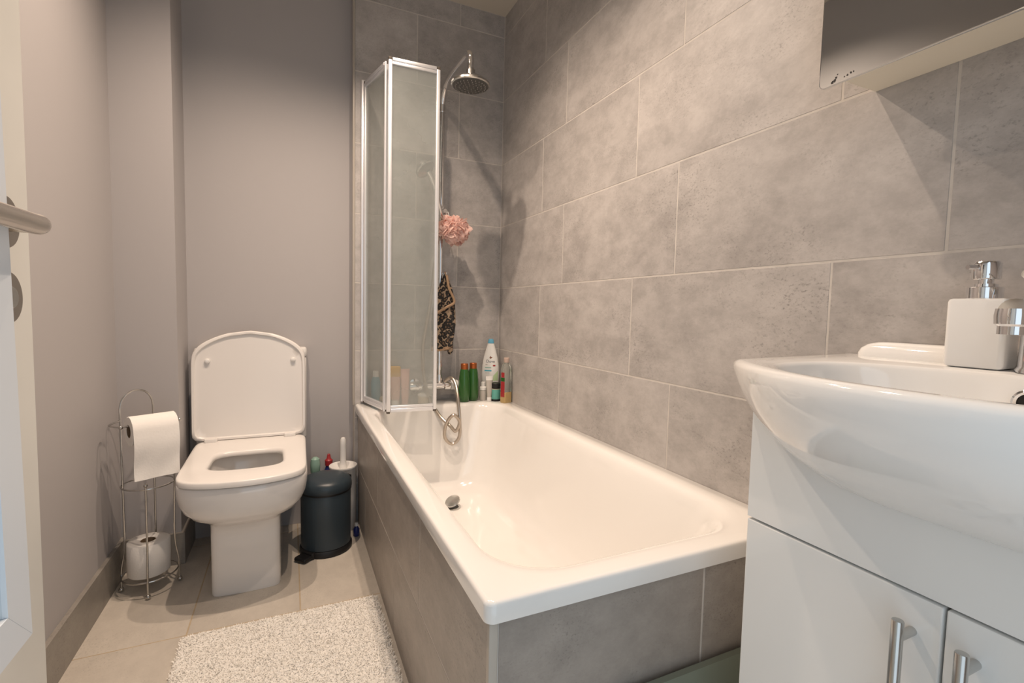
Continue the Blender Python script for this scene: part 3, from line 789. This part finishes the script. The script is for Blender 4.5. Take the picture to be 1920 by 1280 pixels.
def lettering(body, size, u0, z0_, name, mat):
    cu = bpy.data.curves.new('lettering', 'FONT'); cu.body = body; cu.size = size; cu.align_x = 'CENTER'
    ob = bpy.data.objects.new('lettering', cu); COL.objects.link(ob)
    dg = bpy.context.evaluated_depsgraph_get(); me = ob.evaluated_get(dg).to_mesh()
    mb = MB(); mb.add([bpt(u0 + v.co.x, depth_at(u0 + v.co.x, z0_ + v.co.y) - .0002, z0_ + v.co.y) for v in me.vertices], [tuple(p_.vertices) for p_ in me.polygons])
    bpy.data.objects.remove(ob); bpy.data.curves.remove(cu)
    return mb.build(name, mat, t, smooth=False)


lettering('Dove', 0.019, 0.0, 0.176, 'lettering', 'ink')
patch([(-.006, .200), (.0, .194), (.007, .199), (.010, .203), (.003, .203), (.0, .209), (-.003, .203)], 'emblem', 'brown_print')
grid_patch(-.024, -.014, .164, .168, 'print', 'grey_tube'); grid_patch(.012, .024, .158, .165, 'print', 'red')
grid_patch(-.026, .004, .150, .153, 'print', 'teal'); grid_patch(-.028, .006, .134, .140, 'print', 'blue_print'); grid_patch(-.024, -.004, .125, .127, 'print', 'grey_tube')
grid_patch(-.006, .037, .088, .135, 'leaf_print', 'leaf', 12, 12, clip=lambda a, b_: b_ < a * 1.05)

# clear bottle with red side label
x0, y0 = 0.914, 2.048
t = thing('clear_bottle', 'nearly empty clear bottle with red side label against the tiled wall', 'bottle', (x0, y0, RZ))
RR = Matrix.Translation((x0, y0, RZ)) @ Matrix.Rotation(math.radians(22), 4, 'Z')


def rt(mb): mb.v = [tuple(RR @ Vector(v)) for v in mb.v]; return mb


ring = lambda z, s_: rrect(-.023 * s_, .023 * s_, -.017 * s_, .017 * s_, .006 * s_, 4, z)
rt(MB().loft([ring(0.0, .95), ring(.003, 1), ring(.050, 1)])).build('shampoo', 'khaki', t)
rt(MB().loft([ring(.0505, 1), ring(.150, 1), ring(.172, .86), ring(.185, .55), ring(.188, .5)])).build('bottle_body', 'clear', t)
rt(MB().lathe([(.0125, .188), (.0132, .19), (.0132, .208), (.011, .21)], (0, 0, 0), 20)).build('cap', plain('dusty_pink_cap', (.55, .42, .36), .4), t)
rt(MB().box(-.0238, -.0232, -.013, .011, .028, .100)).build('side_label', 'red', t); rt(MB().box(-.0238, -.0232, -.013, .011, .101, .118)).build('side_label', 'green', t)
rt(MB().box(-.0238, -.0232, -.011, .009, .119, .142)).build('side_label', 'red', t)

# behind the screen
t = bottle('blue_bottle', 'light blue bottle with pale cap behind the folded screen', 0.341, 2.182, [(.018, 0), (.0205, .004), (.0205, .10), (.016, .118), (.012, .124)], 'blue_bottle', [(.0125, .124), (.0125, .148), (.010, .15)], 'white_plastic')
t = thing('soap_dish', 'small dark dish with soap behind the folded screen beside the blue bottle', 'soap dish', (0.375, 2.155, RZ))
MB().lathe([(.022, 0), (.030, .018), (.031, .022), (.029, .021), (.028, .010)], (0.381, 2.172, RZ), 28).build('dish', plain('dusky_dish', (.25, .19, .16), .4), t)
MB().lathe([(.020, .012), (.026, .016), (.028, .026), (.024, .034), (.012, .038)], (0.381, 2.172, RZ), 24, 1.0, .75).build('soap', 'beige', t)


def tube_up(name, label, x, y, h, r, mat, capm, yaw=0.0):
    t = thing(name, label, 'tube', (x, y, RZ))
    MB().lathe([(r * .8, 0), (r * .85, .002), (r * .85, .022), (r * .7, .024)], (x, y, RZ), 20).build('cap', capm, t)
    rr = []
    for f, a, b2 in ((.024 / h, .95, .95), (.3, 1.05, .9), (.65, 1.15, .55), (.95, 1.25, .12), (1.0, 1.27, .06)):
        rr.append([(x + r * (a * math.cos(q) * math.cos(yaw) - b2 * math.sin(q) * math.sin(yaw)), y + r * (a * math.cos(q) * math.sin(yaw) + b2 * math.sin(q) * math.cos(yaw)), RZ + h * f) for q in (2 * math.pi * j / 22 for j in range(22))])
    MB().loft(rr).build('tube_body', mat, t)
    return t


tube_up('scrub_tube', 'salmon squeeze tube behind the folded screen beneath the yellow sponge', 0.420, 2.148, .125, .020, 'salmon', 'white_plastic')
tube_up('lotion_tube', 'tall pale pink squeeze tube behind the folded screen', 0.462, 2.140, .160, .0165, 'pink_tube', 'pink_tube', .2)
t = MB().rbox(0.395, 0.453, 2.185, 2.222, RZ + .09, RZ + .165, .008)
sp_ = MB().rbox(0.398, 0.450, 2.188, 2.220, RZ, RZ + .09, .008)
t2 = thing('shower_gel', 'upright pale bottle with broad yellow top behind the folded screen', 'bottle', (0.424, 2.204, RZ))
t.build('cap', 'yellow', t2); sp_.build('bottle_body', 'pink_tube', t2)
t2 = thing('pump_bottle', 'squat white pot with domed lid behind the folded screen', 'pot', (0.555, 2.150, RZ))
MB().lathe([(.022, 0), (.025, .003), (.025, .034)], (0.545, 2.138, RZ), 24).build('pot_body', 'beige', t2)
MB().lathe([(.026, .0345), (.026, .040), (.020, .046), (.008, .049)], (0.545, 2.138, RZ), 24).build('lid', 'white_plastic', t2)

# ------------------------------------------------------------------ toilet
TX = -0.141
to = thing('toilet', 'white square toilet with its lid up and seat down', 'toilet', (TX, 1.95, 0))
YC = 1.92
rings = []
for z, hw, Lf, bow, n in ((.0005, .103, .122, .008, 14), (.01, .104, .123, .008, 14), (.20, .104, .128, .010, 14), (.240, .105, .134, .012, 10), (.254, .112, .145, .02, 7), (.268, .134, .162, .032, 6), (.285, .158, .180, .042, 6), (.310, .177, .195, .048, 6.5),
                          (.340, .188, .204, .05, 7), (.370, .192, .208, .05, 7.5), (.396, .192, .208, .05, 8), (.402, .190, .206, .05, 8), (.404, .185, .202, .05, 8)):
    rings.append(bowed(TX, YC, hw, Lf, .365 if z > .25 else .345, bow, z, n, taper=.05 if z > .25 else 0))
for z, hw, Lf, Lb in ((.404, .130, .190, .16), (.395, .124, .182, .15), (.34, .118, .165, .135), (.27, .098, .12, .11), (.21, .065, .06, .08), (.19, .05, .045, .06)):
    rings.append(superell(TX, YC - .005, hw, Lf, Lb, 3.2, 3.2, z, 96))
MB().loft(rings, True, True).build('pan', 'toilet', to, angle=60)
MB().loft([superell(TX, YC - .005, .067, .064, .084, 3, 3, z) for z in (.2125, .2135)]).build('water', 'water', to)
MB().rbox(TX - .022, TX + .030, 1.965, 2.02, .214, .232, .006).build('trap_lip', 'toilet', to)
# seat ring
sr = []
for z, hw, Lf, Lb in ((.407, .184, .208, .268), (.409, .189, .213, .272), (.424, .190, .214, .272), (.4275, .187, .211, .269), (.428, .181, .205, .262)):
    sr.append(bowed(TX, YC, hw, Lf, Lb, .052, z, 9, 12, 96, taper=.09))
for z, hw, Lf, Lb in ((.4265, .124, .128, .118), (.424, .115, .118, .108), (.412, .111, .113, .103), (.407, .113, .115, .105)):
    sr.append(bowed(TX, YC - .012, hw, Lf - .012, Lb, .014, z, 5, 5, 96, taper=-.25))
MB().loft(sr, closed_u=True).build('seat', 'seat', to, angle=60)
# lid, hinged up against the cistern


def lid_ring(y, ins, zc=.600):
    out = []
    for x, v, _ in bowed(TX - .008, 0, .2035 - ins, .188 - ins, .172 - ins, .073, 0, 11, 16, 96):
        out.append((x, 2.182 + .016 * (-v + .17) / .42 + y, zc - v))
    return out


lid = MB().loft([lid_ring(.018, .004), lid_ring(.016, 0), lid_ring(.004, 0), lid_ring(.0, .003), lid_ring(.0, .010), lid_ring(.007, .014), lid_ring(.0085, .030)]).build('lid', 'seat', to, angle=50)
for bx_ in (-.156, .149):
    MB().lathe([(.009, .004), (.010, -.002), (.009, -.008), (.006, -.010)], (TX + bx_, 2.201, .742), 14, axis='y').build('bumper', 'white_plastic', lid)
for hx in (-.145, .135):
    MB().rbox(TX + hx - .022, TX + hx + .022, 2.158, 2.186, .426, .442, .006).build('hinge', 'seat', to)
cs = MB().rbox(-.346, .060, 2.226, YP - .002, .405, .747, .018, k=6, bev=.004).build('cistern', 'toilet', to)
MB().rbox(-.348, .062, 2.223, YP - .0015, .7495, .790, .018, k=6, bev=.008).build('cistern_lid', 'toilet', to)

# ------------------------------------------------------------------ toilet roll stand and rolls
RC = Vector((-0.438, 1.945)); RR_ = 0.080
st = thing('toilet_roll_stand', 'chrome wire toilet roll stand beside the toilet', 'toilet roll stand', (RC.x, RC.y, 0))
ang = {'left': math.radians(178), 'front': math.radians(277), 'right': math.radians(7), 'rear': math.radians(88)}


def rp(a, z, s_=1.0): return (RC.x + RR_ * s_ * math.cos(a), RC.y + RR_ * s_ * math.sin(a), z)


def leg(a, ztop, zs):
    return catmull([rp(a, .012, 1.02), rp(a, .075, 1.0), rp(a, .14, .88), rp(a, .20, .86), rp(a, ztop * .6 + .05, .88), rp(a, ztop, .9)], 6)


for nm, zt in (('left', .600), ('front', .370), ('right', .385), ('rear', .600)):
    MB().tube(leg(ang[nm], zt, 0), .0030, 8).build('leg', 'chrome_dull', st)
    MB().ball(rp(ang[nm], .0085, 1.02), .008).build('foot', 'chrome_dull', st)
    if zt < .5: MB().ball(rp(ang[nm], zt + .006, .9), .0062).build('finial', 'chrome_dull', st)
for z, s_ in ((.055, .98), (.362, .90)):
    MB().tube([rp(2 * math.pi * i / 40, z, s_) for i in range(40)], .0026, 8, closed=True).build('ring', 'chrome_dull', st)
a, b_ = Vector(rp(ang['left'], .600, .9)), Vector(rp(ang['rear'], .600, .9)); mid = (a + b_) / 2
MB().tube([a + (b_ - a) * (.5 - .5 * math.cos(math.pi * k / 24)) + Vector((0, 0, .072 * math.sin(math.pi * k / 24) ** .75)) for k in range(25)], .0030, 8).build('arch', 'chrome_dull', st)
# roll arm: a bar through the core with ball ends, carried by a loop from the uprights
RA = Vector((-.470, 1.850, .576)); RBp = Vector((-.352, 1.915, .576)); ax = (RBp - RA).normalized()
MB().tube([RA - ax * .012, RBp + ax * .010], .0030, 8).tube(catmull([RA - ax * .010, RA + Vector((-.030, .008, 0)), RA + Vector((-.052, .035, 0)), RA + Vector((-.048, .075, 0)), rp(ang['left'], .577, .9)], 6), .0028, 8).build('arm', 'chrome_dull', st)
for q in (RA - ax * .013, RBp + ax * .011): MB().ball(q, .0062).build('arm_end', 'chrome_dull', st)

# hanging roll
hr_ = thing('toilet_roll', 'toilet roll on the arm of the wire stand with its sheet hanging down', 'toilet roll', (*(RA + RBp) / 2,))
perp = Vector((ax.y, -ax.x, 0)); Lr = (RBp - RA).length - .012; A0 = RA + ax * .006 - Vector((0, 0, .016))


def ring_at(c, r, n=36): return [c + (perp * math.cos(2 * math.pi * j / n) + Vector((0, 0, 1)) * math.sin(2 * math.pi * j / n)) * r for j in range(n)]


rr0 = .046
MB().loft([ring_at(A0 + ax * .002, .020), ring_at(A0, .0215), ring_at(A0, rr0 - .002), ring_at(A0 + ax * .002, rr0), ring_at(A0 + ax * (Lr - .002), rr0), ring_at(A0 + ax * Lr, rr0 - .002), ring_at(A0 + ax * Lr, .0215), ring_at(A0 + ax * (Lr - .002), .020)], closed_u=True).build('roll', 'paper', hr_)
MB().loft([ring_at(A0 + ax * .001, .0198), ring_at(A0 + ax * (Lr - .001), .0198), ring_at(A0 + ax * (Lr - .001), .0188), ring_at(A0 + ax * .001, .0188)], closed_u=True).build('core', 'card', hr_)
path = []
for i in range(10):
    a = math.pi / 2 - (math.pi / 2) * i / 9; path.append(perp * math.cos(a) * (rr0 + .0012) + Vector((0, 0, 1)) * math.sin(a) * (rr0 + .0012))
for i in range(1, 13): path.append(perp * (rr0 + .0012 + .004 * math.sin(i * .5)) + Vector((0, 0, -.150 * i / 12)))
sheet = MB(); nS = 14; vs = []
for k_, off in enumerate((0, .0006)):
    for q, pv in enumerate(path):
        for i in range(nS + 1):
            f = i / nS; wob = .0016 * math.sin(f * 9 + q * .6) * max(0, (q - 9) / 12)
            vs.append(A0 + ax * (Lr * f + (q > 18) * 0) + pv + perp * (wob + off) + Vector((0, 0, 0 if q < 10 else .0)))
nP = len(path); fs = []
for k_ in range(2):
    for q in range(nP - 1):
        for i in range(nS):
            a = k_ * nP * (nS + 1) + q * (nS + 1) + i; fs.append((a, a + 1, a + nS + 2, a + nS + 1))
sheet.add(vs, fs).build('hanging_sheet', 'paper', hr_, angle=80)

# spare roll at the bottom of the stand
sr_ = thing('toilet_roll', 'spare toilet roll standing upright at the foot of the wire stand', 'toilet roll', (RC.x, RC.y, .058))
Z0 = .0588; tl = Matrix.Translation((RC.x - .004, RC.y - .002, Z0))
rl = MB().lathe([(.021, .001), (.058, .0), (.060, .002), (.0605, .055), (.060, .107), (.057, .110), (.024, .110), (.0215, .108), (.021, .10), (.021, .002)], (0, 0, 0), 40, cap0=False, cap1=False)
rl.v = [tuple(tl @ Vector((v[0] * (1 + .03 * math.sin(3 * math.atan2(v[1], v[0]) + 9 * v[2])), v[1] * .97, v[2]))) for v in rl.v]; rl.build('roll', 'paper', sr_, angle=50)
MB().lathe([(.0208, .002), (.0208, .1085), (.0198, .1085), (.0198, .002)], (RC.x - .004, RC.y - .002, Z0), 28, cap0=False, cap1=False).build('core', 'card', sr_)

# ------------------------------------------------------------------ pedal bin, toilet brush, cleaning bottles
bc = (0.124, 2.018)
bn = thing('pedal_bin', 'dark navy pedal bin with black base between toilet and bath', 'bin', (*bc, 0))
MB().lathe([(.090, .024), (.093, .027), (.0935, .14), (.094, .238), (.0925, .243)], (*bc, 0), 48).build('bin_body', 'bin', bn)
ld = MB().lathe([(.0955, .2455), (.0975, .249), (.0975, .262), (.0955, .274), (.088, .285), (.070, .2935), (.04, .298), (.012, .2995)], (*bc, 0), 48).build('lid', 'bin', bn)
MB().lathe([(.0945, .2385), (.0945, .2465)], (*bc, 0), 48).build('lid_seal', 'black', bn)
MB().lathe([(.096, .0008), (.0985, .004), (.0985, .018), (.094, .0245)], (*bc, 0), 48).build('base_ring', 'black', bn)
pdl = MB(); Rq = Matrix.Translation((bc[0], bc[1], 0)) @ Matrix.Rotation(math.radians(224), 4, 'Z')
pdl.rbox(.085, .142, -.028, .028, .004, .018, .009).rbox(.075, .105, -.030, .030, .001, .026, .006)
pdl.v = [tuple(Rq @ Vector(v)) for v in pdl.v]; pdl.build('pedal', 'black', bn)
hg = MB(); Rq = Matrix.Translation((bc[0], bc[1], 0)) @ Matrix.Rotation(math.radians(32), 4, 'Z')
hg.rbox(.090, .110, -.018, .018, .215, .272, .004); hg.v = [tuple(Rq @ Vector(v)) for v in hg.v]; hg.build('hinge_block', 'black', bn)

bb = (0.203, 2.172)
br = thing('toilet_brush', 'white toilet brush standing in its white holder behind the bin', 'toilet brush', (*bb, 0))
MB().lathe([(.050, .0006), (.052, .004), (.0535, .14), (.055, .268), (.0575, .272), (.0585, .279), (.0575, .281), (.050, .274), (.030, .268), (.014, .266)], (*bb, 0), 40).build('holder', 'white_plastic', br)
MB().lathe([(.016, .266), (.0145, .285), (.012, .30), (.0125, .37), (.0115, .392), (.008, .400), (.003, .402)], (*bb, 0), 20).build('handle', 'white_plastic', br)

sp1 = (0.092, 2.195)
cb = thing('cleaning_bottle', 'bottle with mint green cap behind the bin next to the toilet', 'bottle', (*sp1, 0))
MB().lathe([(.028, .0006), (.031, .005), (.031, .18), (.024, .215), (.013, .238), (.013, .25)], (*sp1, 0), 26).build('bottle_body', plain('brown_grey_liquid', (.20, .15, .10), .2), cb)
MB().lathe([(.016, .250), (.019, .256), (.0205, .29), (.017, .312), (.008, .320)], (*sp1, 0), 22).build('cap', 'mint', cb)
sp2 = (0.150, 2.254)
cb = thing('bleach_bottle', 'dark blue bottle with red cap behind the toilet brush', 'bottle', (*sp2, 0))
MB().lathe([(.025, .0006), (.028, .005), (.028, .20), (.022, .23), (.013, .255), (.013, .262)], (*sp2, 0), 26).build('bottle_body', 'deep_blue', cb)
MB().lathe([(.016, .262), (.0165, .284), (.009, .292), (.006, .310), (.004, .312)], (*sp2, 0), 22).build('cap', 'red', cb)
sp3 = (0.247, 2.075)
cb = thing('rim_cleaner', 'small deep blue bottle on the floor against the bath panel', 'bottle', (*sp3, 0))
MB().lathe([(.011, .0006), (.0125, .003), (.0125, .030), (.008, .038), (.007, .043)], (*sp3, 0), 18).build('bottle_body', 'deep_blue', cb)
MB().lathe([(.0078, .043), (.0078, .054), (.006, .056)], (*sp3, 0), 16).build('cap', 'white_plastic', cb)

# ------------------------------------------------------------------ bath mat
rx0, rx1, ry0, ry1 = -0.292, 0.256, 0.72, 1.590
rg = thing('bath_mat', 'fluffy white bath mat on the tiled floor beside the bath', 'bath mat', ((rx0 + rx1) / 2, (ry0 + ry1) / 2, 0))
nx, ny = 150, 240; vs = []; hts = np.zeros((ny + 1, nx + 1))
for j in range(ny + 1):
    for i in range(nx + 1):
        fx, fy = i / nx, j / ny
        x = rx0 + (rx1 - rx0) * fx; y = ry0 + (ry1 - ry0) * fy
        ex = min(x - rx0, rx1 - x, y - ry0, ry1 - y); e = min(1, max(0, ex) / .014) ** .5
        q = Vector((x * 16, y * 16, 1.3)); h = .5 + .5 * noise.noise(q) + .32 * noise.noise(q * 2.7) + .22 * noise.noise(q * 6.5)
        cr_ = abs(noise.noise(Vector((x * 9, y * 9, 7)))); crease = .35 * max(0, 1 - cr_ / .06)
        z = .0015 + e * (.012 + .0045 * h - .006 * crease)
        wx = .004 * noise.noise(Vector((x * 30, y * 30, 3))) ; wy = .004 * noise.noise(Vector((x * 30, y * 30, 9)))
        rcor = .0
        vs.append((x + wx, y + wy, z)); hts[j, i] = z
fs = [(j * (nx + 1) + i, j * (nx + 1) + i + 1, (j + 1) * (nx + 1) + i + 1, (j + 1) * (nx + 1) + i) for j in range(ny) for i in range(nx)]
mb = MB(); mb.v = vs; mb.f = fs; mb.build('mat_base', 'rug', rg, angle=180)
# pile: short bent tufts
n = 60000
ux, uy = rng.random(n), rng.random(n); px = rx0 + (rx1 - rx0) * ux; py = ry0 + (ry1 - ry0) * uy
pz = hts[(uy * ny).astype(int), (ux * nx).astype(int)]
az = rng.random(n) * 6.283; ln = .004 + .004 * rng.random(n); lean = .5 + .7 * rng.random(n); wd = .0011 + .0008 * rng.random(n)
fld = np.array([noise.noise(Vector((a * 14, b2 * 14, 5.0))) for a, b2 in zip(px[:n:1], py[:n:1])]) * 3.5
az = fld * .4 + az
cx, sx_ = np.cos(az), np.sin(az)
V = np.zeros((n, 5, 3))
for k_, (t_, wk) in enumerate(((0, 1.0), (0, -1.0), (.6, .8), (.6, -.8), (1.0, 0))):
    off = lean * ln * (t_ ** 1.5)
    V[:, k_, 0] = px + cx * off - sx_ * wd * wk; V[:, k_, 1] = py + sx_ * off + cx * wd * wk; V[:, k_, 2] = pz - .002 + ln * t_ * (1.15 - .35 * lean * t_)
base = (np.arange(n) * 5)[:, None]
tri = np.concatenate([base + np.array([[0, 1, 3]]), base + np.array([[0, 3, 2]]), base + np.array([[2, 3, 4]])], 1).reshape(-1, 3)
me = bpy.data.meshes.new('pile'); off = ROOT[rg.name]
me.from_pydata((V.reshape(-1, 3) - np.array(off)).tolist(), [], tri.tolist()); me.materials.append(M['rug'])
po_ = bpy.data.objects.new('pile', me); COL.objects.link(po_); po_.parent = rg; po_['kind'] = 'stuff'
